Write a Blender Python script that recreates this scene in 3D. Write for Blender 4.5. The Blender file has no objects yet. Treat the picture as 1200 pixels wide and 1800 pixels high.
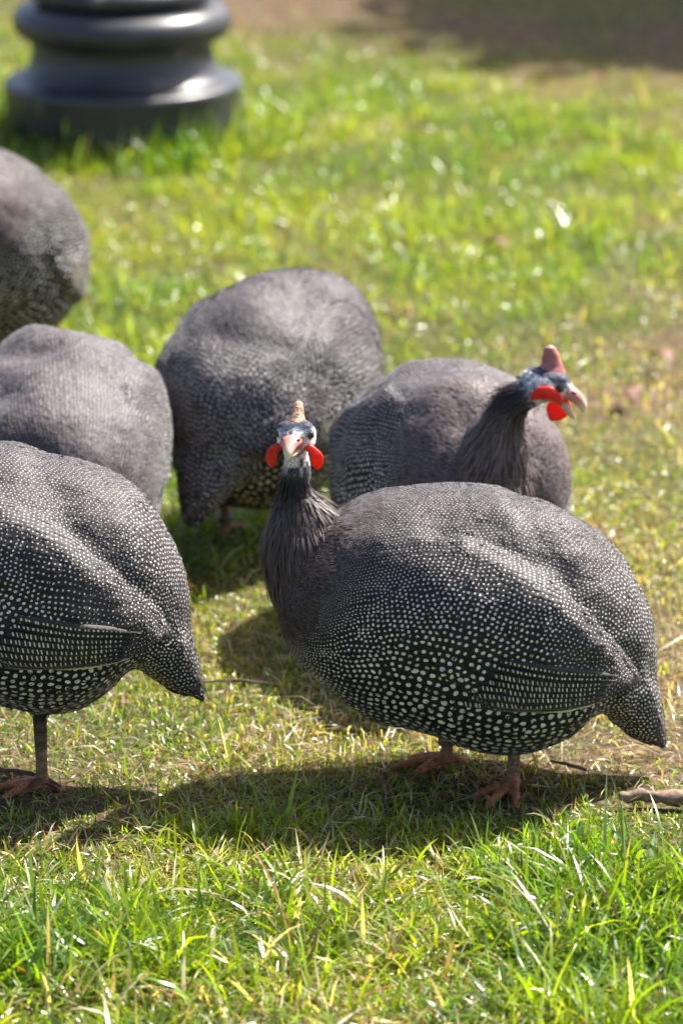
import bpy, bmesh, math, random
import numpy as np
from mathutils import Vector, Matrix, kdtree

random.seed(7)
RNG = np.random.default_rng(11)
SC = bpy.context.scene
COL = SC.collection

# ------------------------------------------------------------------ camera, sky, sun, exposure
PITCH = math.radians(17.0)
CAM_H = 1.53
FPX = 7000.0            # focal length in photograph pixels (140 mm on a 36 mm tall frame)
cd = bpy.data.cameras.new('camera')
cam = bpy.data.objects.new('camera', cd)
COL.objects.link(cam)
cam.location = (0, 0, CAM_H)
cam.rotation_euler = (math.radians(90) - PITCH, 0, 0)
cd.sensor_fit = 'VERTICAL'; cd.sensor_height = 36; cd.sensor_width = 24
cd.lens = 140
cd.clip_start = 0.05; cd.clip_end = 400
cd.dof.use_dof = True
cd.dof.focus_distance = 4.10
cd.dof.aperture_fstop = 5.2
SC.camera = cam

SUN_EL = math.radians(54)
SUN_AZ = math.radians(53)        # from +Y (away from the camera) towards +X (right)
world = bpy.data.worlds.new('World'); SC.world = world
world.use_nodes = True
wn = world.node_tree.nodes; wl = world.node_tree.links
for n in list(wn): wn.remove(n)
sky = wn.new('ShaderNodeTexSky'); sky.sky_type = 'NISHITA'; sky.sun_disc = False
sky.sun_elevation = SUN_EL; sky.sun_rotation = SUN_AZ
sky.air_density = 0.8; sky.dust_density = 3.0; sky.ozone_density = 0.6
bg = wn.new('ShaderNodeBackground'); bg.inputs['Strength'].default_value = 0.085
wo = wn.new('ShaderNodeOutputWorld')
wl.new(sky.outputs['Color'], bg.inputs['Color']); wl.new(bg.outputs['Background'], wo.inputs['Surface'])

sd = bpy.data.lights.new('sun', 'SUN'); sd.energy = 5.0; sd.angle = math.radians(0.5); sd.color = (1.0, 0.95, 0.87)
sun = bpy.data.objects.new('sun', sd); COL.objects.link(sun)
SUN_DIR = Vector((math.cos(SUN_EL)*math.sin(SUN_AZ), math.cos(SUN_EL)*math.cos(SUN_AZ), math.sin(SUN_EL)))
sun.rotation_euler = (-SUN_DIR).to_track_quat('-Z', 'Y').to_euler()
sun.location = (4, 4, 6)

SC.view_settings.view_transform = 'Standard'; SC.view_settings.look = 'None'
SC.view_settings.exposure = 1.55; SC.view_settings.gamma = 1.0
SC.render.engine = 'CYCLES'
SC.cycles.max_bounces = 8
SC.cycles.use_denoising = True

# ------------------------------------------------------------------ helpers
def ground_at(px, py):
    """ground point (z = 0) seen at a photograph pixel"""
    a = (900 - py)/FPX; b = (px - 600)/FPX
    dy = math.cos(PITCH) + a*math.sin(PITCH); dz = -math.sin(PITCH) + a*math.cos(PITCH)
    t = CAM_H/(-dz)
    return np.array([b*t, dy*t, 0.0])

def hash3(ix, iy, iz, seed):
    h = (ix*374761393 + iy*668265263 + iz*2147483647 + seed*1274126177) & 0xFFFFFFFF
    h = ((h ^ (h >> 13))*1274126177) & 0xFFFFFFFF
    return ((h ^ (h >> 16)) & 0xFFFF)/65535.0

def vnoise(P, scale, seed=0):
    P = np.asarray(P, float)*scale
    I = np.floor(P).astype(np.int64); F = P - I; F = F*F*(3 - 2*F)
    out = 0
    for dx in (0, 1):
        for dy in (0, 1):
            for dz in (0, 1):
                w = (F[:, 0] if dx else 1-F[:, 0])*(F[:, 1] if dy else 1-F[:, 1])*(F[:, 2] if dz else 1-F[:, 2])
                out = out + w*hash3(I[:, 0]+dx, I[:, 1]+dy, I[:, 2]+dz, seed)
    return out*2 - 1

def sstep(a, b, x):
    t = np.clip((x - a)/(b - a), 0, 1)
    return t*t*(3 - 2*t)

def norm(v):
    return v/np.maximum(np.linalg.norm(v, axis=-1, keepdims=True), 1e-9)

def mesh_obj(name, verts, faces, mat=None, parent=None, smooth=True, cols=None):
    """verts (n,3); faces: array (m,k) or list of arrays; cols: per-vertex linear rgb"""
    me = bpy.data.meshes.new(name)
    verts = np.asarray(verts, np.float32)
    groups = faces if isinstance(faces, list) else [faces]
    groups = [np.asarray(g, np.int32) for g in groups if len(g)]
    loops = np.concatenate([g.ravel() for g in groups])
    starts = []; o = 0
    for g in groups:
        starts.append(o + np.arange(len(g))*g.shape[1]); o += g.size
    starts = np.concatenate(starts).astype(np.int32)
    me.vertices.add(len(verts)); me.vertices.foreach_set('co', verts.ravel())
    me.loops.add(len(loops)); me.loops.foreach_set('vertex_index', loops)
    me.polygons.add(len(starts)); me.polygons.foreach_set('loop_start', starts)
    me.update(calc_edges=True)
    me.validate()
    if smooth:
        me.polygons.foreach_set('use_smooth', np.ones(len(me.polygons), bool))
    if cols is not None:
        put_cols(me, cols)
    if mat is not None:
        me.materials.append(mat)
    o = bpy.data.objects.new(name, me); COL.objects.link(o)
    if parent is not None: o.parent = parent
    return o

def put_cols(me, cols):
    at = me.attributes.new('Col', 'FLOAT_COLOR', 'POINT')
    c = np.ones((len(me.vertices), 4), np.float32); c[:, :3] = cols
    at.data.foreach_set('color', c.ravel())

def tag(o, label, cat, group=None):
    o['label'] = label; o['category'] = cat
    if group: o['group'] = group
    return o

def catmull(P, n):
    """resample rows of P smoothly to n rows"""
    P = np.asarray(P, float); m = len(P)
    t = np.linspace(0, m-1, n); i = np.minimum(t.astype(int), m-2); f = (t - i)[:, None]
    p0 = P[np.maximum(i-1, 0)]; p1 = P[i]; p2 = P[i+1]; p3 = P[np.minimum(i+2, m-1)]
    return 0.5*((2*p1) + (-p0+p2)*f + (2*p0-5*p1+4*p2-p3)*f**2 + (-p0+3*p1-3*p2+p3)*f**3)

def grid_faces(nr, nc, base=0):
    i, j = np.meshgrid(np.arange(nr-1), np.arange(nc), indexing='ij')
    a = i*nc + j; b = i*nc + (j+1) % nc
    return np.stack([a, b, b+nc, a+nc], -1).reshape(-1, 4) + base

def tube(path, rad, nr=24, nc=16, flat=None, updir=None, closed=True, expo=1.0):
    """swept tube; path (k,3), rad (k,) or (k,2) [side radius, up radius]; returns verts, quads, tris, tangents, u"""
    path = np.asarray(path, float); rad = np.asarray(rad, float)
    if rad.ndim == 1: rad = np.stack([rad, rad], 1)
    C = catmull(np.hstack([path, rad]), nr)
    P = C[:, :3]; R = np.maximum(C[:, 3:5], 2e-4)
    T = norm(np.gradient(P, axis=0))
    up = np.array(updir if updir is not None else (0, 0, 1.0))
    S = np.cross(T, up); bad = np.linalg.norm(S, axis=1) < 0.15
    S[bad] = np.cross(T[bad], np.array([1.0, 0.02, 0])); S = norm(S)
    for k in range(1, nr):
        if (S[k]*S[k-1]).sum() < 0: S[k] = -S[k]
    U = norm(np.cross(S, T))
    th = np.linspace(0, 2*np.pi, nc, endpoint=False)
    V = P[:, None] + S[:, None]*(np.cos(th)[None, :, None]*R[:, 0, None, None]) + U[:, None]*(np.sin(th)[None, :, None]*R[:, 1, None, None])
    V = V.reshape(-1, 3)
    q = grid_faces(nr, nc)
    base = len(V); V = np.vstack([V, P[0], P[-1]])
    j = np.arange(nc); jn = (j+1) % nc
    t = np.vstack([np.stack([np.full(nc, base), jn, j], 1), np.stack([np.full(nc, base+1), (nr-1)*nc+j, (nr-1)*nc+jn], 1)])
    tan = np.vstack([np.repeat(T, nc, axis=0), T[0], T[-1]])
    u = np.concatenate([np.repeat(np.linspace(0, 1, nr), nc), [0, 1]])
    return V, q, t, tan, u

def lathe(profile, nc=64, nr=None):
    P = np.asarray(profile, float)
    th = np.linspace(0, 2*np.pi, nc, endpoint=False)
    V = np.stack([P[:, 0, None]*np.cos(th), P[:, 0, None]*np.sin(th), np.repeat(P[:, 1, None], nc, 1)], -1).reshape(-1, 3)
    return V, grid_faces(len(P), nc)

# ------------------------------------------------------------------ materials
def newmat(name):
    m = bpy.data.materials.new(name); m.use_nodes = True
    nt = m.node_tree
    for n in list(nt.nodes): nt.nodes.remove(n)
    out = nt.nodes.new('ShaderNodeOutputMaterial')
    return m, nt.nodes, nt.links, out

def nd(N, typ, **kw):
    n = N.new(typ)
    for k, v in kw.items():
        if k in n.inputs: n.inputs[k].default_value = v
        else: setattr(n, k, v)
    return n

def mix_rgb(N, L, fac, a, b, mode='MIX'):
    m = N.new('ShaderNodeMix'); m.data_type = 'RGBA'; m.blend_type = mode
    for sock, v in ((m.inputs['Factor'], fac), (m.inputs['A'], a), (m.inputs['B'], b)):
        pass
    fa = m.inputs[0]; A = m.inputs[6]; B = m.inputs[7]
    for s, v in ((fa, fac), (A, a), (B, b)):
        if hasattr(v, 'is_output') or isinstance(v, bpy.types.NodeSocket): L.new(v, s)
        else: s.default_value = v if not isinstance(v, tuple) or len(v) == 4 else (*v, 1)
    return m.outputs[2]

def ramp(N, L, fac, stops):
    r = N.new('ShaderNodeValToRGB'); cr = r.color_ramp
    while len(cr.elements) < len(stops): cr.elements.new(0.5)
    for e, (p, c) in zip(cr.elements, stops):
        e.position = p; e.color = (*c, 1) if len(c) == 3 else c
    L.new(fac, r.inputs['Fac']); return r.outputs['Color']

def mat_plumage():
    m, N, L, out = newmat('plumage')
    b = nd(N, 'ShaderNodeBsdfPrincipled')
    at = nd(N, 'ShaderNodeAttribute', attribute_name='Col')
    tc = nd(N, 'ShaderNodeTexCoord')
    n1 = nd(N, 'ShaderNodeTexNoise', Scale=620.0, Detail=2.0); L.new(tc.outputs['Object'], n1.inputs['Vector'])
    n2 = nd(N, 'ShaderNodeTexNoise', Scale=55.0, Detail=3.0); L.new(tc.outputs['Object'], n2.inputs['Vector'])
    r1 = ramp(N, L, n1.outputs['Fac'], [(0.35, (0.55,)*3), (0.65, (1.45,)*3)])
    r2 = ramp(N, L, n2.outputs['Fac'], [(0.3, (0.8,)*3), (0.7, (1.2,)*3)])
    c = mix_rgb(N, L, 1.0, at.outputs['Color'], r1, 'MULTIPLY')
    c = mix_rgb(N, L, 1.0, c, r2, 'MULTIPLY')
    L.new(c, b.inputs['Base Color'])
    b.inputs['Roughness'].default_value = 0.62
    b.inputs['Specular IOR Level'].default_value = 0.35
    b.inputs['Sheen Weight'].default_value = 0.2; b.inputs['Sheen Roughness'].default_value = 0.35; b.inputs['Sheen Tint'].default_value = (.95, .92, 1, 1)
    vo = nd(N, 'ShaderNodeTexVoronoi', Scale=150.0); L.new(tc.outputs['Object'], vo.inputs['Vector'])
    bp = nd(N, 'ShaderNodeBump', Strength=0.35, Distance=0.002); L.new(vo.outputs['Distance'], bp.inputs['Height'])
    bp2 = nd(N, 'ShaderNodeBump', Strength=0.5, Distance=0.0012); L.new(n1.outputs['Fac'], bp2.inputs['Height'])
    L.new(bp.outputs['Normal'], bp2.inputs['Normal']); L.new(bp2.outputs['Normal'], b.inputs['Normal'])
    L.new(b.outputs['BSDF'], out.inputs['Surface'])
    return m

def mat_attr(name, rough=0.5, spec=0.4, transl=0.0, tcol=(1, 1, 1), noise=None, bump=0.0, sheen=0.0):
    m, N, L, out = newmat(name)
    b = nd(N, 'ShaderNodeBsdfPrincipled', Roughness=rough)
    b.inputs['Specular IOR Level'].default_value = spec
    b.inputs['Sheen Weight'].default_value = sheen
    at = nd(N, 'ShaderNodeAttribute', attribute_name='Col')
    c = at.outputs['Color']
    if noise:
        tc = nd(N, 'ShaderNodeTexCoord')
        n1 = nd(N, 'ShaderNodeTexNoise', Scale=noise, Detail=3.0); L.new(tc.outputs['Object'], n1.inputs['Vector'])
        r1 = ramp(N, L, n1.outputs['Fac'], [(0.3, (0.65,)*3), (0.7, (1.3,)*3)])
        c = mix_rgb(N, L, 1.0, c, r1, 'MULTIPLY')
        if bump:
            bp = nd(N, 'ShaderNodeBump', Strength=0.6, Distance=bump); L.new(n1.outputs['Fac'], bp.inputs['Height'])
            L.new(bp.outputs['Normal'], b.inputs['Normal'])
    L.new(c, b.inputs['Base Color'])
    if transl > 0:
        t = nd(N, 'ShaderNodeBsdfTranslucent')
        tcn = mix_rgb(N, L, 1.0, c, tcol, 'MULTIPLY')
        L.new(tcn, t.inputs['Color'])
        ms = nd(N, 'ShaderNodeMixShader', Fac=transl)
        L.new(b.outputs['BSDF'], ms.inputs[1]); L.new(t.outputs['BSDF'], ms.inputs[2])
        L.new(ms.outputs['Shader'], out.inputs['Surface'])
    else:
        L.new(b.outputs['BSDF'], out.inputs['Surface'])
    return m

def mat_flat(name, col, rough=0.5, spec=0.5, noise=None, amt=0.3, bump=0.0, metal=0.0, sss=0.0, transl=0.0):
    m, N, L, out = newmat(name)
    b = nd(N, 'ShaderNodeBsdfPrincipled', Roughness=rough, Metallic=metal)
    b.inputs['Specular IOR Level'].default_value = spec
    c = (*col, 1)
    b.inputs['Base Color'].default_value = c
    if noise:
        tc = nd(N, 'ShaderNodeTexCoord')
        n1 = nd(N, 'ShaderNodeTexNoise', Scale=noise, Detail=4.0); L.new(tc.outputs['Object'], n1.inputs['Vector'])
        r1 = ramp(N, L, n1.outputs['Fac'], [(0.3, tuple(x*(1-amt) for x in col)), (0.7, tuple(min(1, x*(1+amt)) for x in col))])
        L.new(r1, b.inputs['Base Color'])
        if bump:
            bp = nd(N, 'ShaderNodeBump', Strength=0.6, Distance=bump); L.new(n1.outputs['Fac'], bp.inputs['Height'])
            L.new(bp.outputs['Normal'], b.inputs['Normal'])
    if sss:
        b.inputs['Subsurface Weight'].default_value = sss
        b.inputs['Subsurface Radius'].default_value = (0.006, 0.002, 0.001); b.inputs['Subsurface Scale'].default_value = 1.0
    if transl:
        t = nd(N, 'ShaderNodeBsdfTranslucent', Color=c)
        ms = nd(N, 'ShaderNodeMixShader', Fac=transl)
        L.new(b.outputs['BSDF'], ms.inputs[1]); L.new(t.outputs['BSDF'], ms.inputs[2]); L.new(ms.outputs['Shader'], out.inputs['Surface'])
    else:
        L.new(b.outputs['BSDF'], out.inputs['Surface'])
    return m

M_PLUM = mat_plumage()
M_SPOT = mat_attr('feather_spot', rough=0.6, spec=0.3, noise=900.0)
M_HACK = mat_attr('hackle', rough=0.5, spec=0.35, transl=0.25, tcol=(1, 0.9, 0.85))
M_WATT = mat_flat('wattle_red', (0.78, 0.045, 0.018), rough=0.32, spec=0.5, noise=160, amt=0.25, sss=0.0, transl=0.45)
M_CASQ = mat_flat('casque_horn', (0.36, 0.20, 0.13), rough=0.55, noise=330, amt=0.75, bump=0.003)
M_CASQ2 = mat_flat('casque_pink', (0.38, 0.13, 0.12), rough=0.4, noise=120, amt=0.3, bump=0.0006)
M_BEAK = mat_attr('beak_horn', rough=0.4, spec=0.5)
M_EYE = mat_flat('eye', (0.02, 0.012, 0.008), rough=0.08, spec=0.6)
M_NOST = mat_flat('nostril_skin', (0.10, 0.035, 0.03), rough=0.6)
M_BAND = mat_flat('leg_band', (0.20, 0.16, 0.12), rough=0.5, noise=200, amt=0.3)
M_QUILL = mat_flat('pale_quill', (0.62, 0.58, 0.46), rough=0.5, noise=200, amt=0.15)
M_GRASS = mat_attr('grass_blade', rough=0.30, spec=0.75, transl=0.50, tcol=(1.75, 1.65, 0.55))

M_GRASS2 = mat_attr('glossy_grass_blade', rough=0.30, spec=0.7, transl=0.52, tcol=(1.75, 1.65, 0.55))

# ------------------------------------------------------------------ ground
def ground_h(x, y):
    P = np.stack([np.asarray(x, float), np.asarray(y, float), np.zeros_like(np.asarray(x, float))], 1)
    fade = 1 - sstep(8, 16, np.hypot(P[:, 0], P[:, 1] - 5))
    return (vnoise(P, 2.3, 3)*0.008 + vnoise(P, 7.0, 4)*0.005)*fade

gx = np.unique(np.concatenate([np.linspace(-120, -4, 16), np.linspace(-4, 4, 101), np.linspace(4, 120, 16)]))
gy = np.unique(np.concatenate([np.linspace(-60, 1, 10), np.linspace(1, 13, 141), np.linspace(13, 200, 16)]))
GX, GY = np.meshgrid(gx, gy)
gz = ground_h(GX.ravel(), GY.ravel())
gi, gj = np.meshgrid(np.arange(len(gy)-1), np.arange(len(gx)-1), indexing='ij')
ga = gi*len(gx) + gj
gf = np.stack([ga, ga+1, ga+1+len(gx), ga+len(gx)], -1).reshape(-1, 4)

def mat_ground():
    m, N, L, out = newmat('lawn_soil')
    b = nd(N, 'ShaderNodeBsdfPrincipled', Roughness=0.9)
    b.inputs['Specular IOR Level'].default_value = 0.15
    tc = nd(N, 'ShaderNodeTexCoord')
    n1 = nd(N, 'ShaderNodeTexNoise', Scale=2.2, Detail=4.0); L.new(tc.outputs['Object'], n1.inputs['Vector'])
    n2 = nd(N, 'ShaderNodeTexNoise', Scale=90.0, Detail=5.0); L.new(tc.outputs['Object'], n2.inputs['Vector'])
    c1 = ramp(N, L, n2.outputs['Fac'], [(0.3, (0.035, 0.023, 0.014)), (0.55, (0.10, 0.065, 0.04)), (0.75, (0.24, 0.175, 0.11))])
    c2 = ramp(N, L, n2.outputs['Fac'], [(0.3, (0.03, 0.032, 0.012)), (0.6, (0.07, 0.075, 0.022)), (0.8, (0.18, 0.15, 0.08))])
    f = ramp(N, L, n1.outputs['Fac'], [(0.42, (0, 0, 0)), (0.6, (1, 1, 1))])
    L.new(mix_rgb(N, L, f, c1, c2), b.inputs['Base Color'])
    bp = nd(N, 'ShaderNodeBump', Strength=0.8, Distance=0.01); L.new(n2.outputs['Fac'], bp.inputs['Height'])
    L.new(bp.outputs['Normal'], b.inputs['Normal']); L.new(b.outputs['BSDF'], out.inputs['Surface'])
    return m
ground = mesh_obj('ground', np.stack([GX.ravel(), GY.ravel(), gz], 1), gf, mat_ground())
ground['kind'] = 'structure'

# ------------------------------------------------------------------ guinea fowl
SPX = 1668.0; CZ = 1573.0         # photograph pixels per metre at the nearest bird, along x and up z
X0, Y0 = 840.0, 1372.0
# torso rings: point on the back line, point on the belly line (profile pixels), half width in metres
RINGS = [((482, 1030), (484, 1082), .022), ((503, 965), (506, 1140), .062), ((552, 905), (560, 1203), .090), ((622, 868), (636, 1246), .110),
         ((700, 852), (716, 1269), .122), ((790, 847), (795, 1300), .129), ((880, 851), (876, 1319), .130), ((960, 872), (945, 1312), .124),
         ((1032, 910), (1000, 1287), .110), ((1086, 956), (1036, 1252), .090), ((1125, 1018), (1056, 1246), .068), ((1149, 1095), (1078, 1262), .048),
         ((1160, 1180), (1112, 1286), .032), ((1168, 1260), (1150, 1300), .016), ((1172, 1304), (1170, 1307), .006)]
WING = np.array([(640, 985), (700, 1085), (800, 1135), (860, 1166), (960, 1178), (1060, 1178), (1122, 1164),
                 (1092, 1102), (1035, 1032), (965, 968), (905, 928), (830, 900), (720, 905)], float)
WING_SHARP = [(1, 2), (2, 3), (3, 4), (4, 5), (5, 6), (6, 7), (7, 8), (8, 9), (9, 10), (10, 11)]

def in_poly(P, poly):
    x, y = P[:, 0], P[:, 1]; c = np.zeros(len(P), bool); j = len(poly) - 1
    for i in range(len(poly)):
        xi, yi = poly[i]; xj, yj = poly[j]
        k = ((yi > y) != (yj > y)) & (x < (xj-xi)*(y-yi)/(yj-yi+1e-12) + xi)
        c ^= k; j = i
    return c

def seg_dist(P, a, b):
    a = np.asarray(a); b = np.asarray(b); ab = b - a
    t = np.clip(((P-a)@ab)/(ab@ab), 0, 1)[:, None]
    return np.linalg.norm(P - (a + t*ab), axis=1)

def to_px(V):
    return np.stack([X0 - V[:, 0]*SPX, Y0 - V[:, 2]*CZ], 1)

def make_torso(seed, fat=1.0, lump=1.0, nr=190, nc=200):
    rows = []
    for (t, b, hw) in RINGS:
        T = np.array([(X0-t[0])/SPX, (Y0-t[1])/CZ]); B = np.array([(X0-b[0])/SPX, (Y0-b[1])/CZ])
        c = (T+B)/2; d = (T-B)/2; A = np.linalg.norm(d)
        hh = math.sqrt(max(A*A - (hw*0.354)**2, (0.6*A)**2))
        d = d/A*hh
        rows.append((c[0], c[1], d[0], d[1], hw*fat))
    R = catmull(rows, nr)
    th = np.linspace(0, 2*np.pi, nc, endpoint=False)
    ct, st = np.cos(th), np.sin(th)
    e = 0.94
    ce = np.sign(ct)*np.abs(ct)**e; se = np.sign(st)*np.abs(st)**e
    X = R[:, 0, None] + R[:, 2, None]*ce; Z = R[:, 1, None] + R[:, 3, None]*ce; Y = R[:, 4, None]*se*(1 + 0.04*(-ct))
    V = np.stack([X, Y, Z], -1)
    Tn = norm(np.gradient(V, axis=0)); Tv = norm(np.gradient(V, axis=1))
    Nn = norm(np.cross(Tv, Tn))
    out = norm(V - np.stack([R[:, 0], 0*R[:, 0], R[:, 1]], -1)[:, None])
    Nn = np.where((Nn*out).sum(-1, keepdims=True) < 0, -Nn, Nn)
    V = V.reshape(-1, 3); Nf = Nn.reshape(-1, 3)
    px = to_px(V)
    ins = in_poly(px, WING)
    d = np.full(len(V), 1e3)
    wob = vnoise(np.stack([px[:, 0]/60, px[:, 1]/60, np.full(len(px), seed*1.3)], 1), 1.0, 6)
    for i, j in WING_SHARP: d = np.minimum(d, seg_dist(px, WING[i], WING[j])*(1.0 if i <= 5 else 0.42 + .12*wob))
    side = sstep(0.25, 0.55, np.abs(np.tile(st, nr)))
    wing = ins*sstep(0, 13, d)*sstep(650, 840, px[:, 0])*side
    groove = (~ins)*np.exp(-(d/13)**2)*side*sstep(780, 900, px[:, 0])
    disp = wing*0.0085 - groove*0.0045
    o = np.array([[seed*3.1, seed*1.7, seed*0.9]])
    env = np.repeat(np.clip(R[:, 4]/0.09, 0, 1), nc)
    disp += (vnoise(V+o, 15, 1)*0.0056*lump + vnoise((V+o)*np.array([[1, 1, 1.6]]), 34, 2)*0.0018 + vnoise(V+o, 85, 5)*0.0005)*env
    # dimples along the back where the feather tracts meet
    back = sstep(0.35, 0.75, np.tile(ct, nr))
    disp -= back*np.exp(-((px[:, 0]-905 - (px[:, 1]-870)*0.8)/26)**2)*0.004
    disp += wing*sstep(1030, 1080, px[:, 1] + .12*(px[:, 0]-900))*.0007*np.sin((px[:, 1] - .22*px[:, 0])*2*np.pi/21)
    tailz = np.repeat(sstep(.80, .93, np.linspace(0, 1, nr)), nc)
    disp += tailz*.0016*np.abs(np.sin(np.tile(th, nr)*7))
    V = V + Nf*disp[:, None]
    q = grid_faces(nr, nc); b = len(V)
    V = np.vstack([V, V[:nc].mean(0), V[-nc:].mean(0)])
    j = np.arange(nc); jn = (j+1) % nc
    t = np.vstack([np.stack([np.full(nc, b), jn, j], 1), np.stack([np.full(nc, b+1), (nr-1)*nc+j, (nr-1)*nc+jn], 1)])
    tan = np.vstack([Tn.reshape(-1, 3), Tn[0].mean(0), Tn[-1].mean(0)])
    u = np.concatenate([np.repeat(np.linspace(0, 1, nr), nc), [0, 1]])
    vv = np.abs(((th/np.pi + 1) % 2) - 1); vv = np.concatenate([np.tile(vv, nr), [0.5, 0.5]])
    return V, q, t, tan, u, vv

def spot_params(px, vv, inwing):
    """spacing and diameter of the white spots, in profile pixels"""
    x, y = px[:, 0], px[:, 1]
    sp = np.interp(vv, [0, .22, .40, .52, .66, .80, 1], [7.6, 8.0, 9.4, 12.4, 16.8, 18.5, 18.5])
    ratio = np.interp(vv, [0, .25, .45, .65, 1], [.29, .34, .48, .58, .61])
    fore = np.interp(x, [470, 560, 640, 730], [.38, .50, .74, 1.0])
    sp = np.maximum(sp*fore, 5.6); ratio = ratio*np.interp(x, [470, 600, 700], [.92, .95, 1])
    rump = sstep(1030, 1090, x)*(1 - sstep(.75, .95, vv))
    sp = sp*(1-rump) + 9.6*rump; ratio = ratio*(1-rump) + .46*rump
    prim = inwing*sstep(900, 985, x - (1130-y)*0.35)
    sp = sp*(1-prim) + 9.4*prim; ratio = ratio*(1-prim) + .32*prim
    return sp, sp*ratio

def plain_edge(y):
    """profile x in front of which the breast carries no spots"""
    return np.interp(y, [860, 900, 960, 1050, 1100, 1150], [640, 618, 590, 552, 505, 470])

BARZONE = np.array([(830, 1118), (864, 1094), (930, 1085), (985, 1110), (1030, 1150), (1040, 1172), (940, 1172), (870, 1160)], float)

def strips(P, D, Nn, L, W, lift, cols, bend=None):
    """thin tapering feather barbs; returns verts, quads, tris, colours"""
    n = len(P); S = norm(np.cross(D, Nn))
    L = L[:, None]; W = W[:, None]; lift = lift[:, None]
    c0 = P - Nn*0.001; c1 = P + D*L*0.45 + Nn*lift; c2 = P + D*L*0.8 + Nn*lift*1.15; c3 = P + D*L + Nn*lift*0.9
    V = np.stack([c0-S*W*.35, c0+S*W*.35, c1-S*W*.5, c1+S*W*.5, c2-S*W*.4, c2+S*W*.4, c3], 1).reshape(-1, 3)
    b = (np.arange(n)*7)[:, None]
    q = np.vstack([b+np.array([[0, 1, 3, 2]]), b+np.array([[2, 3, 5, 4]])]); t = b+np.array([[4, 5, 6]])
    return V, q, t, np.repeat(cols, 7, axis=0)

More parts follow.
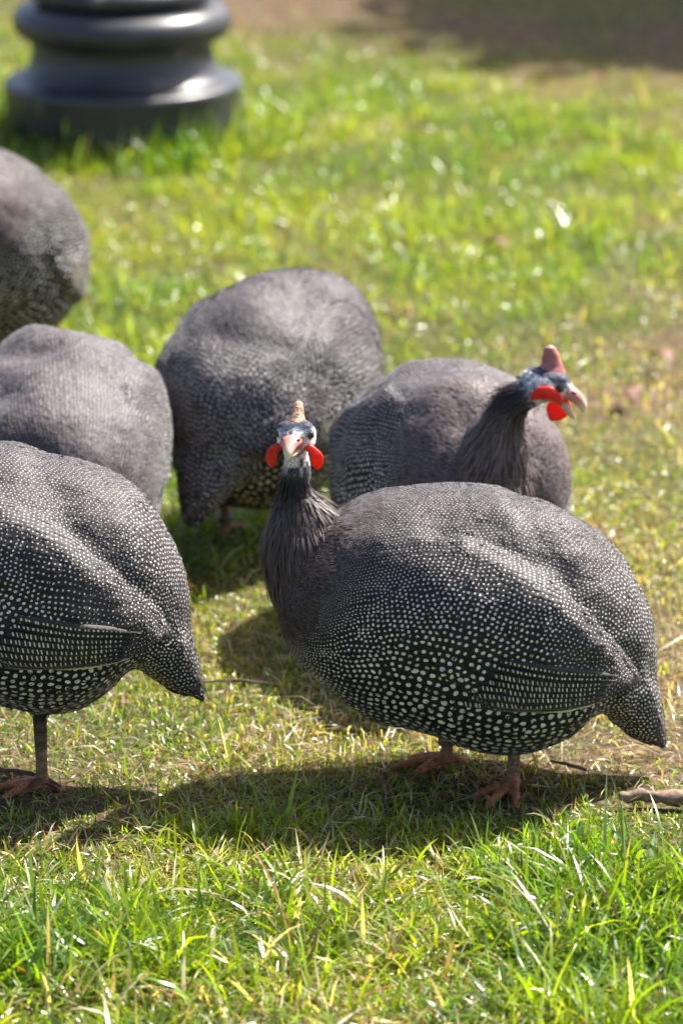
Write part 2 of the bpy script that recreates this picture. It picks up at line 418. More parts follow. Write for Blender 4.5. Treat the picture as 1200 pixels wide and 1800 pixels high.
def head_parts(parent, H, scale=1.0, style='hang', open_beak=False, casque_mat=None, wattle_yaw=0.25, casque_h=.8):
    """casque, beak, wattles and eyes in the head frame H (x forward, y left, z up)"""
    H3 = np.array(H)
    def put(V): return (V*scale)@H3[:3, :3].T + H3[:3, 3]
    # casque: a compressed horn rising from the crown
    V, q, t, _, u = tube([(-.001, 0, .011), (-.003, 0, .020), (-.006, 0, .029), (-.009, 0, .037), (-.0125, 0, .0435), (-.014, 0, .0455)],
                         [(.0150, .0160), (.0095, .0130), (.0064, .0102), (.0056, .0078), (.0042, .0050), (.0008, .0009)], 28, 18, updir=(1, 0, 0))
    V = V.copy(); V[:, 2] = .011 + (V[:, 2]-.011)*casque_h
    V = V + (vnoise(V, 260, 8)*.7 + vnoise(V, 620, 18)*.5)[:, None]*np.array([[.0012, .0012, .0004]])
    mesh_obj('casque', put(V), [q, t], casque_mat or M_CASQ, parent)
    # upper beak, hooked
    V, q, t, _, u = tube([(.012, 0, .001), (.022, 0, .0005), (.031, 0, -.0025), (.038, 0, -.008), (.0405, 0, -.0135), (.0408, 0, -.0155)],
                         [(.0125, .0085), (.0105, .0078), (.0075, .0066), (.0048, .0050), (.0022, .0026), (.0004, .0005)], 30, 16)
    c = np.where(u[:, None] < .38, np.array([[.55, .25, .22]]), np.array([[.66, .52, .42]]))
    k = sstep(.35, .7, u)[:, None]; c = np.array([[.50, .20, .18]])*(1-k) + np.array([[.70, .58, .44]])*k
    ub = mesh_obj('upper_beak', put(V), [q, t], M_BEAK, parent, cols=c)
    for s in (-1, 1):
        V, q, t, _, _ = tube([(.0215, s*.0072, .0045), (.0235, s*.0088, .0042), (.0265, s*.0078, .0036), (.028, s*.006, .003)], [.0005, .0013, .0013, .0004], 12, 10)
        mesh_obj('nostril', put(V), [q, t], M_NOST, ub)
    dz = -.010 if open_beak else 0
    V, q, t, _, u = tube([(.010, 0, -.009), (.020, 0, -.0105+dz*.3), (.029, 0, -.012+dz*.75), (.0345, 0, -.0125+dz), (.036, 0, -.0122+dz)],
                         [(.0095, .0045), (.0078, .0038), (.0055, .0030), (.0026, .0018), (.0004, .0004)], 22, 14)
    k = sstep(.3, .8, u)[:, None]; c = np.array([[.50, .34, .24]])*(1-k) + np.array([[.70, .52, .22]])*k
    mesh_obj('lower_beak', put(V), [q, t], M_BEAK, parent, cols=c)
    for s in (-1, 1):
        wo_ = np.array([-math.sin(wattle_yaw), s*math.cos(wattle_yaw), 0]); wn_ = np.array([math.cos(wattle_yaw), s*math.sin(wattle_yaw), 0.15])
        path = np.array([(.012, s*.006, -.0075)]) + np.array([[a_] for a_ in (0, .0074, .0140, .0176, .0186, .0180)])*wo_ + np.array([[0, 0, b_] for b_ in (0, .0006, -.0032, -.0105, -.0180, -.0235)]) + wn_*np.array([[0], [.001], [.003], [.004], [.003], [.001]])
        wr = [(.0024, .0026), (.0034, .0030), (.0050, .0028), (.0068, .0022), (.0060, .0018), (.0012, .0008)]
        if style == 'profile':
            if s < 0:
                path = np.array([(.016, -.013, -.010), (.011, -.0185, -.004), (.002, -.0215, -.0005), (-.007, -.0215, -.003), (-.012, -.020, -.009), (-.0135, -.019, -.014)])
                wr = [(.0026, .0020), (.0046, .0026), (.0066, .0030), (.0066, .0028), (.0046, .0020), (.0008, .0008)]; wn_ = np.array([0, -1, .15])
            else:
                path = np.array([(.018, .004, -.008), (.019, .009, -.013), (.018, .012, -.020), (.0165, .013, -.027), (.015, .0125, -.033), (.0145, .012, -.036)])
                wr = [(.0050, .0024), (.0090, .0024), (.0115, .0022), (.0105, .0020), (.0065, .0018), (.0012, .0008)]; wn_ = np.array([.25, 1, 0])
        V, q, t, _, _ = tube(path, wr, 30, 18, updir=tuple(wn_))
        V = V + vnoise(V, 130, 9)[:, None]*.0008
        mesh_obj('wattle', put(V), [q, t], M_WATT, parent)
        e = np.array([.009, s*.0188, .006])
        V, q, t, _, _ = tube([e+np.array([0, -s*.0032, 0]), e+np.array([0, -s*.0010, 0]), e+np.array([0, s*.0012, 0]), e+np.array([0, s*.0022, 0])], [.0036, .0042, .0030, .0004], 12, 14, updir=(1, 0, 0))
        mesh_obj('eye', put(V), [q, t], M_EYE, parent)

def make_bird(name, label, loc, yaw, seed, voxel, neck, head, legs, raise_z=0.0, pitch=0.0, fat=1.0, open_beak=False, bands=(), casque_mat=None, spot_tri=8, wattle_yaw=0.25, hs=1.0, style='hang', plain_shift=0.0, spot_scale=1.0, dot_scale=1.0, casque_h=.80, flight=False, tone=(1, 1, 1), hackle_gain=1.0, lump=1.0):
    root = bpy.data.objects.new(name, None); COL.objects.link(root)
    root.location = (loc[0], loc[1], -.001); root.rotation_euler = (0, 0, yaw); root.empty_display_size = 0.1
    tag(root, label, 'guinea fowl', 'guinea fowl foraging on the lawn')
    # ---- pose of the torso: pitch about the hip, then lift
    hip = np.array([0.0, 0.0, 0.20]); cp, sp_ = math.cos(pitch), math.sin(pitch)
    Rp = np.array([[cp, 0, -sp_], [0, 1, 0], [sp_, 0, cp]])
    def pose(V): return (V - hip)@Rp.T + hip + np.array([0, 0, raise_z])
    def unpose(V): return (V - hip - np.array([0, 0, raise_z]))@Rp + hip
    verts, quads, tris, tans, part, uu, vvv = [], [], [], [], [], [], []
    base = 0
    def add(V, q, t, tan, u, pid, v=None):
        nonlocal base
        verts.append(V); quads.append(q+base); tris.append(t+base); tans.append(tan)
        part.append(np.full(len(V), pid)); uu.append(u); vvv.append(v if v is not None else np.zeros(len(V))); base += len(V)
    V, q, t, tan, u, vv = make_torso(seed, fat, lump)
    torsoV = pose(V)
    add(torsoV, q, t, tan@Rp.T, u, 0, vv)
    # ---- head frame
    hp, hf, hu = [np.array(a, float) for a in head]
    hf = norm(hf); hl = norm(np.cross(hu, hf)); hu = norm(np.cross(hf, hl))
    H = np.eye(4); H[:3, 0] = hf; H[:3, 1] = hl; H[:3, 2] = hu; H[:3, 3] = hp
    V, q, t, tan, u = tube([(-.026, 0, -.006), (-.021, 0, -.002), (-.012, 0, .0015), (.000, 0, .003), (.012, 0, .001), (.020, 0, -.001), (.0235, 0, -.003)],
                           [(.004, .004), (.0135, .0135), (.0185, .0165), (.0200, .0175), (.0165, .0145), (.0100, .0100), (.002, .002)], 40, 36)
    # brow ridges and cheeks
    V = V.copy()
    for s in (-1, 1):
        for c, r, a in (((.009, s*.0125, .0125), .0075, .0062), ((.004, s*.017, -.009), .0085, .0042), ((.012, s*.014, .002), .005, -.0022)):
            d = V - np.array(c); w = np.exp(-((d**2).sum(1)/r**2))[:, None]
            V += w*norm(np.array(c))*a
    add((V*hs)@H[:3, :3].T + hp, q, t, tan@H[:3, :3].T, u, 2)
    # ---- neck
    npath = np.array([p[:3] for p in neck], float); nrad = np.array([p[3] for p in neck], float)
    V, q, t, tan, u = tube(npath, nrad, 70, 48)
    Nn = norm(V - np.repeat(np.vstack([catmull(npath, 70)]), 48, 0)[:len(V)-2] if False else V*0 + 1)
    V = V + vnoise(V + seed, 60, 3)[:, None]*0.0015
    add(V, q, t, tan, u, 1)
    # ---- legs
    for lg in legs:
        hx, hy, ax, ay, tyaw = lg[:5]
        zt = 0.13 + raise_z
        V, q, t, tan, u = tube([(hx, hy, zt+.03), (hx*.7+ax*.3, hy*.7+ay*.3, zt-.01), (hx*.3+ax*.7, hy*.3+ay*.7, .085+raise_z*.7), (ax, ay, .05), (ax, ay, .022), (ax+.002, ay, .010)],
                               [.030, .024, .0105, .0072, .0072, .0085], 40, 20)
        add(V, q, t, tan, u, 3)
        for da, ln in ((0, .056), (.62, .046), (-.62, .046), (math.pi+.25, .024)):
            a = tyaw + da; dx, dy = math.cos(a), math.sin(a)
            V, q, t, tan, u = tube([(ax, ay, .013), (ax+dx*ln*.35, ay+dy*ln*.35, .0125), (ax+dx*ln*.7, ay+dy*ln*.7, .0085), (ax+dx*ln*.95, ay+dy*ln*.95, .005), (ax+dx*ln*1.08, ay+dy*ln*1.08, .002)],
                                   [.0070, .0056, .0050, .0038, .0008], 24, 12)
            add(V, q, t, tan, u, 4)
    SV = np.vstack(verts)
    tmp = mesh_obj('tmp', SV, [np.vstack(quads), np.vstack(tris)])
    rm = tmp.modifiers.new('r', 'REMESH'); rm.mode = 'VOXEL'; rm.voxel_size = voxel; rm.adaptivity = 0
    sm = tmp.modifiers.new('s', 'SMOOTH'); sm.iterations = 3; sm.factor = 0.5
    dg = bpy.context.evaluated_depsgraph_get(); dg.update()
    me = bpy.data.meshes.new_from_object(tmp.evaluated_get(dg)); me.name = 'body'
    old = tmp.data; bpy.data.objects.remove(tmp); bpy.data.meshes.remove(old)
    nv = len(me.vertices); co = np.zeros(nv*3, np.float32); me.vertices.foreach_get('co', co); co = co.reshape(-1, 3).astype(float)
    no = np.zeros(nv*3, np.float32); me.vertices.foreach_get('normal', no); no = no.reshape(-1, 3).astype(float)
    part = np.concatenate(part); uu = np.concatenate(uu); vvv = np.concatenate(vvv); TA = np.vstack(tans)
    step = 2; sel = np.concatenate([np.where(part == 0)[0][::step], np.where(part != 0)[0]])
    kd = kdtree.KDTree(len(sel))
    for k, i in enumerate(sel): kd.insert(SV[i], k)
    kd.balance()
    idx = sel[np.fromiter((kd.find(c)[1] for c in co), int, nv)]
    vp, vu, vvn, vt = part[idx], uu[idx], vvv[idx], TA[idx]
    can = unpose(co); px = to_px(can)
    inw = in_poly(px, WING).astype(float)
    # ---- colours of skin and plumage
    def A(*c): return np.array([c], float)
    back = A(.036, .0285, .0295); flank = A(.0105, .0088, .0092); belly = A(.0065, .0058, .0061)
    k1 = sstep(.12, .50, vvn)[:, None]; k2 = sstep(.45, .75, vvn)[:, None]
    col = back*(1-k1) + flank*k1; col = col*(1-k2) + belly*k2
    prim = (inw*sstep(880, 985, px[:, 0] - (1130-px[:, 1])*0.35))[:, None]
    col = col*(1-prim) + A(.034, .0275, .0285)*prim
    bz = (in_poly(px, np.array([(770, 1040), (900, 1035), (985, 1095), (1045, 1165), (1040, 1178), (860, 1170), (760, 1110)], float))*1.0)[:, None]
    col = col*(1-bz) + A(.013, .0115, .0115)*bz
    rump = (sstep(1040, 1110, px[:, 0])*(1-sstep(.7, .9, vvn)))[:, None]*.5
    col = col*(1-rump) + A(.034, .0275, .0275)*rump
    bare = plain_edge(px[:, 1]) + plain_shift; kb = (1 - sstep(-10, 60, px[:, 0] - bare))[:, None]
    chest = A(.056, .045, .044)
    col = col*(1-kb) + chest*kb
    col = col*A(*tone)  # tint of this bird; the paler rear birds get lens haze painted in here
    isn = (vp == 1)[:, None]
    kn = sstep(.30, .62, vu)[:, None]
    kn = sstep(.18, .42, vu)[:, None]
    neckc = A(.016, .014, .016)*(1-kn) + A(.060, .048, .046)*kn
    w = vnoise(co, 150, 12)[:, None]; 
    skin = np.where(w > -.12, A(.50, .50, .50), A(.05, .055, .07)); skin = np.where(w > .2, A(.66, .65, .60), skin)
    ks = (1 - sstep(.09, .19, vu + w[:, 0]*.06))[:, None]
    neckc = neckc*(1-ks) + skin*ks
    col = np.where(isn, neckc, col)
    hc = (co - hp)@H[:3, :3]/hs
    hw_ = vnoise(co, 210, 13)
    hcol = np.where((hw_ > -.22)[:, None], A(.76, .75, .72), A(.30, .34, .42))
    crown = sstep(.0095, .0125, hc[:, 2] + hw_*.0045)*(1-sstep(.018, .022, np.abs(hc[:, 1])))
    hcol = hcol*(1-crown[:, None]) + A(.022, .028, .050)*crown[:, None]
    cere = sstep(.0145, .0185, hc[:, 0])*(1-sstep(.004, .008, hc[:, 2])); hcol = hcol*(1-cere[:, None]) + A(.50, .22, .20)*cere[:, None]
    er = np.linalg.norm(np.stack([hc[:, 0]-.009, (hc[:, 2]-.006)*1.2], 1), axis=1); ering = (1-sstep(.0050, .0068, er))*(np.abs(hc[:, 1]) > .010)
    hcol = hcol*(1-ering[:, None]) + A(.12, .09, .08)*ering[:, None]
    throat_shade = sstep(.006, .010, -hc[:, 2])*sstep(-.02, .0, hc[:, 0]); hcol = hcol*(1-.75*throat_shade[:, None]) + A(.10, .075, .06)*.75*throat_shade[:, None]  # shadow below the head painted into the throat skin
    col = np.where((vp == 2)[:, None], hcol, col)
    lk = sstep(.45, .62, vu)[:, None]; sc = (vnoise(co, 330, 15)[:, None]*.35 + 1)
    legc = (A(.018, .016, .015)*(1-lk) + A(.190, .115, .070)*lk)*sc*(1 + .28*np.sign(np.sin(co[:, 2:3]*1500 + 2*vnoise(co, 200, 16)[:, None])))
    lk2 = sstep(.66, .92, vu)[:, None]; legc = legc*(1-lk2) + A(.38, .17, .09)*sc*lk2
    col = np.where((vp == 3)[:, None], legc, col)
    toec = A(.40, .145, .055)*sc*(0.75+0.25*sstep(.1, .5, vu))[:, None]
    col = np.where((vp == 4)[:, None], toec, col)
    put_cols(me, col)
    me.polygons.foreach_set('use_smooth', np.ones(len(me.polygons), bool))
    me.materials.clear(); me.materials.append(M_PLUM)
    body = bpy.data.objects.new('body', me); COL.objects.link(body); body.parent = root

    # ---- feathers with white spots, laid in rows along the feather tracts
    rng = np.random.default_rng(100+seed)
    kv = kdtree.KDTree(nv)
    for i, c in enumerate(co): kv.insert(c, i)
    kv.balance()
    NR, NC = 190, 200
    G = torsoV[:NR*NC].reshape(NR, NC, 3)
    uf = np.linspace(.012, .985, 900)
    gu = uf*(NR-1); iu = np.minimum(gu.astype(int), NR-2); fu = (gu-iu)[:, None]
    def row_at(v, sgn):
        amp = .05*math.sin(math.pi*min(1, max(0, v)))
        vw = v + amp*np.sin(uf*7.5 + seed + v*2.0) + .5*amp*vnoise(np.stack([uf*9, np.full(len(uf), v*7.0), np.full(len(uf), seed*2.3)], 1), 1.0, 61) + .35*amp*vnoise(np.stack([uf*26, np.full(len(uf), v*18.0), np.full(len(uf), seed*2.3)], 1), 1.0, 62)
        gv = (sgn*np.clip(vw, 0, 1)*.5 % 1.0)*NC; iv = gv.astype(int) % NC; fv = (gv - np.floor(gv))[:, None]; jv = (iv+1) % NC
        return ((G[iu, iv]*(1-fu) + G[iu+1, iv]*fu)*(1-fv) + (G[iu, jv]*(1-fu) + G[iu+1, jv]*fu)*fv)
    vals = [0.0]
    while vals[-1] < 1.0:
        v = vals[-1]; vals.append(v + spot_scale*np.interp(v, [0, .22, .40, .52, .66, .80, 1], [7.6, 8.0, 9.4, 12.2, 16.0, 17.6, 17.6])*.88/735.0)
    Pc, spc_l, dia_l, pv_l = [], [], [], []
    for sgn in (1, -1):
        for k2 in range(2*len(vals)-2):
            k, half = divmod(k2, 2)
            v = vals[k] if not half else .5*(vals[k]+vals[k+1])
            if v >= 1 or (v == 0 and sgn < 0): continue
            dv = (vals[k+1]-vals[k])
            p = row_at(v, sgn); p2 = row_at(min(1, v+dv), sgn); rs = np.linalg.norm(p2-p, axis=1)*SPX
            pxr = to_px(unpose(p)); sp, di = spot_params(pxr, np.full(len(p), v), in_poly(pxr, WING).astype(float))
            sp = sp*spot_scale; di = di*spot_scale*dot_scale
            ratio = rs/(sp*.88)
            ds = np.concatenate([[0], np.linalg.norm(np.diff(p, axis=0), axis=1)])*SPX
            ph = np.cumsum(ds/sp) + (.5*(k % 2) if not half else .25 + .5*(k % 2)) + .35*vnoise(np.stack([uf*8, np.full(len(uf), v*40.0), np.full(len(uf), seed*1.1)], 1), 1.0, 63)
            hit = np.where(np.diff(np.floor(ph)) > 0)[0] + 1
            if half: ok = ratio[hit] > 1.45
            else:
                r_ = ratio[hit]; ok = (r_ > .66) | ((k % 2 == 0) & (r_ > .34)) | ((k % 4 == 0) & (r_ > .17)) | ((k % 8 == 0) & (r_ > .05))
            hit = hit[ok]
            Pc.append(p[hit]); spc_l.append(sp[hit]); dia_l.append(di[hit]); pv_l.append(np.full(len(hit), v))
    P = np.vstack(Pc); spc = np.concatenate(spc_l); dia = np.concatenate(dia_l); pv = np.concatenate(pv_l)
    P = P + rng.normal(0, 1, P.shape)*(spc/SPX*.11)[:, None]
    def snap(P):
        ni = np.fromiter((kv.find(c)[1] for c in P), int, len(P)); Nn = no[ni]
        return P - ((P-co[ni])*Nn).sum(1, keepdims=True)*Nn, Nn, ni
    P1, Nn, ni = snap(P)
    ppx = to_px(unpose(P1))
    ok = (vp[ni] == 0) & (np.linalg.norm(P1-P, axis=1) < .007) & ~(in_poly(ppx, BARZONE) & (np.abs(P1[:, 1]) > .05))
    P, Nn, ni, ppx, spc, dia, pv = [x[ok] for x in (P1, Nn, ni, ppx, spc, dia, pv)]
    for it in range(2):
        ks_ = kdtree.KDTree(len(P))
        for i, c in enumerate(P): ks_.insert(c, i)
        ks_.balance()
        nb = np.array([[x[1] for x in ks_.find_n(c, 7)][1:] for c in P])
        D = P[:, None] - P[nb]; dl = np.linalg.norm(D, axis=2, keepdims=True)
        push = (norm(D)*np.clip((spc/SPX*.95)[:, None, None] - dl, 0, None)).sum(1)*0.3
        P, Nn, ni = snap(P + push - (push*Nn).sum(1, keepdims=True)*Nn)
    ppx = to_px(unpose(P))
    near_edge = sstep(0, 70, ppx[:, 0] - plain_edge(ppx[:, 1]) - plain_shift)
    dia = dia*(.55 + .45*near_edge)
    T = vt[ni]
    T = norm(T - (T*Nn).sum(1, keepdims=True)*Nn); S = np.cross(Nn, T)
    n = len(P); rr = (dia/SPX/2)*(1+rng.normal(0, .10, n)).clip(.65, 1.4)
    asp = 1 + np.abs(rng.normal(.10, .14, n))
    th = np.linspace(0, 2*np.pi, spot_tri, endpoint=False)
    jit = 1 + rng.normal(0, .09, (n, spot_tri))
    rot = rng.normal(0.5, .5, n)
    ca, sa = np.cos(rot)[:, None], np.sin(rot)[:, None]
    T2 = T*ca + S*sa; S2 = -T*sa + S*ca
    # one small overlapping contour feather under each spot
    fl = spc/SPX; tilt = rng.normal(.055, .05, n); roll = rng.normal(0, .07, n); yawj = rng.normal(0, .16, n)
    Tf = T*np.cos(yawj)[:, None] + S*np.sin(yawj)[:, None]; Sf = np.cross(Nn, Tf)
    Td = norm(Tf + Nn*tilt[:, None]); Sd = norm(Sf + Nn*roll[:, None]); Nd = np.cross(Td, Sd)
    shp = np.array([(-.95, -.42), (-.1, -.66), (.42, -.50), (.66, -.2), (.72, .1), (.45, .50), (-.1, .66), (-.95, .42)])
    shj = shp[None]*(1 + rng.normal(0, .07, (n, len(shp), 1)))
    lift = .00035 + .00010*rng.random(n)
    FV = P[:, None] + (Nn*lift[:, None])[:, None] + Td[:, None]*(shj[..., :1]*fl[:, None, None]) + Sd[:, None]*(shj[..., 1:]*fl[:, None, None])
    fcol = col[ni]*np.clip(rng.normal(1, .22, (n, 1)), .55, 1.7)
    fo_ = mesh_obj('contour_feathers', FV.reshape(-1, 3), np.arange(n*len(shp)).reshape(n, len(shp)), M_PLUM, root, smooth=False, cols=np.repeat(fcol, len(shp), 0)); fo_['kind'] = 'stuff'
    shown = ppx[:, 0] > plain_edge(ppx[:, 1]) + plain_shift + rng.normal(0, 7, n)
    P, Nn, T, S, spc, dia, pv, rr, asp, jit, rot, Td, Sd, Nd, lift = [x[shown] for x in (P, Nn, T, S, spc, dia, pv, rr, asp, jit, rot, Td, Sd, Nd, lift)]
    n = len(P); ca, sa = np.cos(rot)[:, None], np.sin(rot)[:, None]
    T2 = Td*ca + Sd*sa; S2 = -Td*sa + Sd*ca
    SVs = P[:, None] + (Nn*lift[:, None] + Nd*.00028)[:, None] + T2[:, None]*((np.cos(th)*jit)*(rr*asp)[:, None])[..., None] + S2[:, None]*((np.sin(th)*jit)*(rr/asp)[:, None])[..., None]
    scol = np.interp(pv, [0, .3, .55, 1], [.32, .40, .64, .68])[:, None]*np.array([[1, .97, .92]]); scol = np.where(pv[:, None] > .6, scol*A(1, .98, .90), scol)
    scol = scol*(1+rng.normal(0, .12, (n, 1))).clip(.6, 1.3)
    SVl = [SVs.reshape(-1, 3)]; Fl = [np.arange(n*spot_tri).reshape(n, spot_tri)]; Cl = [np.repeat(scol, spot_tri, 0)]; off = n*spot_tri
    # long flight feathers of the folded wing, pale bars across them
    tv = np.where((vp == 0) & (px[:, 0] > 760) & (px[:, 0] < 1150) & (px[:, 1] > 1000) & (px[:, 1] < 1210))[0]
    for s in (-1, 1):
        tvs = tv[co[tv][:, 1]*s > .035]
        if not len(tvs): continue
        kt = kdtree.KDTree(len(tvs))
        for k_, i_ in enumerate(tvs): kt.insert((px[i_, 0], px[i_, 1], 0), k_)
        kt.balance()
        def surf(x, y):
            nb_ = kt.find_n((x, y, 0), 4); w_ = np.array([1/(d_+.5) for _, _, d_ in nb_]); w_ /= w_.sum(); ii = tvs[[k_ for _, k_, _ in nb_]]
            cpx = (px[ii]*w_[:, None]).sum(0); nn = norm((no[ii]*w_[:, None]).sum(0)); c = (co[ii]*w_[:, None]).sum(0)
            dlt = Rp@np.array([-(x-cpx[0])/SPX, 0, -(y-cpx[1])/CZ]); dlt -= (dlt@nn)*nn
            return c + dlt, nn
        if flight:
            for k in range(8):
                V_ = []; m = 15
                for j in range(m):
                    t_ = j/(m-1); x = 806 + 9*k + t_*(232 - 4*k); yl = 1173 - 11.5*k + 9*math.sin(t_*math.pi)*(.4+.1*k) + (t_**2)*(4 + 5.5*k) - 6*(1-t_)**2
                    wd = 15*math.sin(math.pi*min(1, .12+.80*t_))**.5*(1 if t_ < .8 else max(.12, (1-t_)/.2)**.6)
                    c_, nn = surf(x, yl); V_.append(c_ + nn*.0024)
                    c_, nn = surf(x, yl-wd*.5); V_.append(c_ + nn*.0021)
                    c_, nn = surf(x, yl-wd); V_.append(c_ + nn*.0006)
                F_ = np.array([(3*j+e, 3*j+e+1, 3*j+e+4, 3*j+e+3) for j in range(m-1) for e in (0, 1)])
                o_ = mesh_obj('flight_feather', np.array(V_), F_, M_PLUM, root, cols=np.repeat(A(.017, .015, .0148)*rng.uniform(.75, 1.35), len(V_), 0))
                sl = o_.modifiers.new('thickness', 'SOLIDIFY'); sl.thickness = .0005
                for j in range(26):
                    t_ = (j+.5+(k*.37) % 1 + rng.normal(0, .10))/27.5; x = 806 + 9*k + t_*(232 - 4*k); yl = 1173 - 11.5*k + 9*math.sin(t_*math.pi)*(.4+.1*k) + (t_**2)*(4 + 5.5*k) - 6*(1-t_)**2
                    if t_ > .97 - .015*k or t_ < .01: continue
                    c, nn = surf(x, yl-5.6); c = c + nn*.0030
                    upv = Rp@np.array([.16+rng.normal(0, .05), 0, 1.0]); upv = norm(upv - (upv@nn)*nn); sv = np.cross(nn, upv)
                    h = 4.9/SPX*rng.uniform(.8, 1.12)*(1-.55*max(0, t_-.35)/.65); w_ = 1.30/SPX*rng.uniform(.75, 1.2)
                    if k > 5 or t_ > .85: h *= .6; w_ *= 1.25
                    quad = [c-upv*h-sv*w_*.6, c-upv*h*.6+sv*w_*1.1, c+upv*h*.7+sv*w_, c+upv*h, c+upv*h*.6-sv*w_, c-upv*h*.6-sv*w_]
                    SVl.append(np.array(quad)); Fl.append(np.arange(6)[None]+off); off += 6
                    Cl.append(np.repeat(A(.58, .54, .42)*rng.uniform(.65, 1.15), 6, 0))
        else:
            lat = np.array([(x + (y-1130)*.16 + rng.normal(0, .6), y + 4*math.sin(x*.05) + rng.normal(0, 1.2)) for x in np.arange(790, 1060, 8.6) for y in np.arange(1082, 1180, 9.6)])
            for x, y in lat[in_poly(lat, BARZONE)]:
                c, nn = surf(x, y); c = c + nn*.0009
                upv = Rp@np.array([.2, 0, 1.0]); upv = norm(upv - (upv@nn)*nn); sv = np.cross(nn, upv)
                h = 5.0/SPX*rng.uniform(.7, 1.15); w_ = 1.35/SPX*rng.uniform(.7, 1.25)
                quad = [c-upv*h-sv*w_*.6, c-upv*h*.6+sv*w_*1.1, c+upv*h*.7+sv*w_, c+upv*h, c+upv*h*.6-sv*w_, c-upv*h*.6-sv*w_]
                SVl.append(np.array(quad)); Fl.append(np.arange(6)[None]+off); off += 6
                Cl.append(np.repeat(A(.46, .43, .33)*rng.uniform(.6, 1.2), 6, 0))
    Fa = [Fl[0]] + ([np.vstack(Fl[1:])] if len(Fl) > 1 else [])
    so = mesh_obj('feather_spots', np.vstack(SVl), Fa, M_SPOT, root, smooth=False, cols=np.vstack(Cl)); so['kind'] = 'stuff'
    # pale lower edge of the folded wing
    edge = []
    for s in (-1, 1):
        tvs = tv[co[tv][:, 1]*s > .04]
        pts = []
        for x in np.linspace(930, 1052, 9):
            y = 1177 + 2*math.sin((x-930)/122*math.pi)
            i = tvs[np.argmin((px[tvs, 0]-x)**2 + (px[tvs, 1]-y)**2)]; pts.append(co[i] + no[i]*.0026)
        V, q, t, _, _ = tube(np.array(pts), [(.0008, .0004), (.0010, .0008), (.0012, .0012), (.0012, .0016), (.0012, .0019), (.0012, .0019), (.0012, .0016), (.001, .0010), (.0005, .0004)], 30, 8)
        mesh_obj('wing_quill', V, [q, t], M_QUILL, root)
    # ---- hair-like hackles on neck and upper breast
    cand = np.where(((vp == 1) & (vu > .15)) | ((vp == 0) & (px[:, 0] < bare - 22 + 16*vnoise(co, 90, 71))))[0]
    nh = 5000 if spot_tri == 8 else 2600
    i = rng.choice(cand, nh)
    n_ = no[i]; t_ = vt[i].copy()
    onT = vp[i] == 0
    t_[onT] = t_[onT]*.9 + (Rp@np.array([-.15, 0, -.45]))
    t_ = norm(t_ - (t_*n_).sum(1, keepdims=True)*n_ + rng.normal(0, .06, (nh, 3)))
    kk = np.where(onT, 1.0, sstep(.16, .40, vu[i]))
    c0 = A(.016, .014, .016)*(1-kk[:, None]) + A(.110, .086, .080)*kk[:, None]
    c0 = c0*rng.uniform(.75, 1.25, (nh, 1))*(1 + (hackle_gain-1)*kk[:, None])  # hackle_gain paints sunlight on the ruff into the hackle colour
    L_ = np.where(onT, rng.uniform(.007, .013, nh), rng.uniform(.014, .032, nh)); W_ = rng.uniform(.0009, .0022, nh); lf = np.where(onT, rng.uniform(.0003, .0015, nh), rng.uniform(.0004, .0030, nh))
    V, q, t, c = strips(co[i], t_, n_, L_, W_, lf, c0)
    ho = mesh_obj('neck_hackles', V, [q, t], M_HACK, root, cols=c); ho['kind'] = 'stuff'
    # soft fringe of feather barbs below belly and along the flanks
    cand = np.where((vp == 0) & (vvn > .62) & (px[:, 0] > 560))[0]
    nq = 2200 if spot_tri == 8 else 500
    i = rng.choice(cand, nq); n_ = no[i]; t_ = vt[i]
    t_ = norm(t_ - (t_*n_).sum(1, keepdims=True)*n_ + rng.normal(0, .25, (nq, 3)))
    V, q, t, c = strips(co[i], t_, n_, rng.uniform(.005, .011, nq), rng.uniform(.0006, .0011, nq), rng.uniform(.0005, .0026, nq), A(.016, .014, .014)*rng.uniform(.5, 3.0, (nq, 1)))
    fo = mesh_obj('feather_fringe', V, [q, t], M_HACK, root, cols=c); fo['kind'] = 'stuff'
    cand = np.where((vp == 0) & (vu > .88) & (vu < .95))[0]; nt_ = 60
    i = rng.choice(cand, nt_); n_ = no[i]; t_ = vt[i]; t_ = norm(t_ - (t_*n_).sum(1, keepdims=True)*n_ + rng.normal(0, .05, (nt_, 3)))
    V, q, t, c = strips(co[i], t_, n_, rng.uniform(.010, .019, nt_), rng.uniform(.003, .006, nt_), rng.uniform(.0002, .0010, nt_), A(.095, .082, .075)*rng.uniform(.6, 1.5, (nt_, 1)))
    to_ = mesh_obj('tail_feathers', V, [q, t], M_HACK, root, cols=c); to_['kind'] = 'stuff'
    # filaments on the nape
    nb_ = 60; i = rng.choice(np.where((vp == 1) & (vu < .35))[0], nb_); n_ = no[i]
    t_ = norm(vt[i]*.6 + n_*.8 + rng.normal(0, .2, (nb_, 3)))
    V, q, t, c = strips(co[i], t_, norm(np.cross(t_, n_)), rng.uniform(.008, .018, nb_), np.full(nb_, .0006), rng.uniform(0, .001, nb_), np.repeat(A(.02, .02, .02), nb_, 0))
    nf = mesh_obj('nape_filaments', V, [q, t], M_HACK, root, cols=c); nf['kind'] = 'stuff'
    for (ax, ay, z) in bands:
        V, q = lathe([(.0084, -.006), (.0098, -.006), (.0098, .006), (.0084, .006), (.0084, -.006)], 24)
        mesh_obj('leg_band', V + np.array([ax, ay, z]), q, M_BAND, root)
    head_parts(root, H, open_beak=open_beak, casque_mat=casque_mat, wattle_yaw=wattle_yaw, scale=hs, style=style, casque_h=casque_h)
    return root

def L(px, py): return ((X0-px)/SPX, 0, (Y0-py)/CZ)

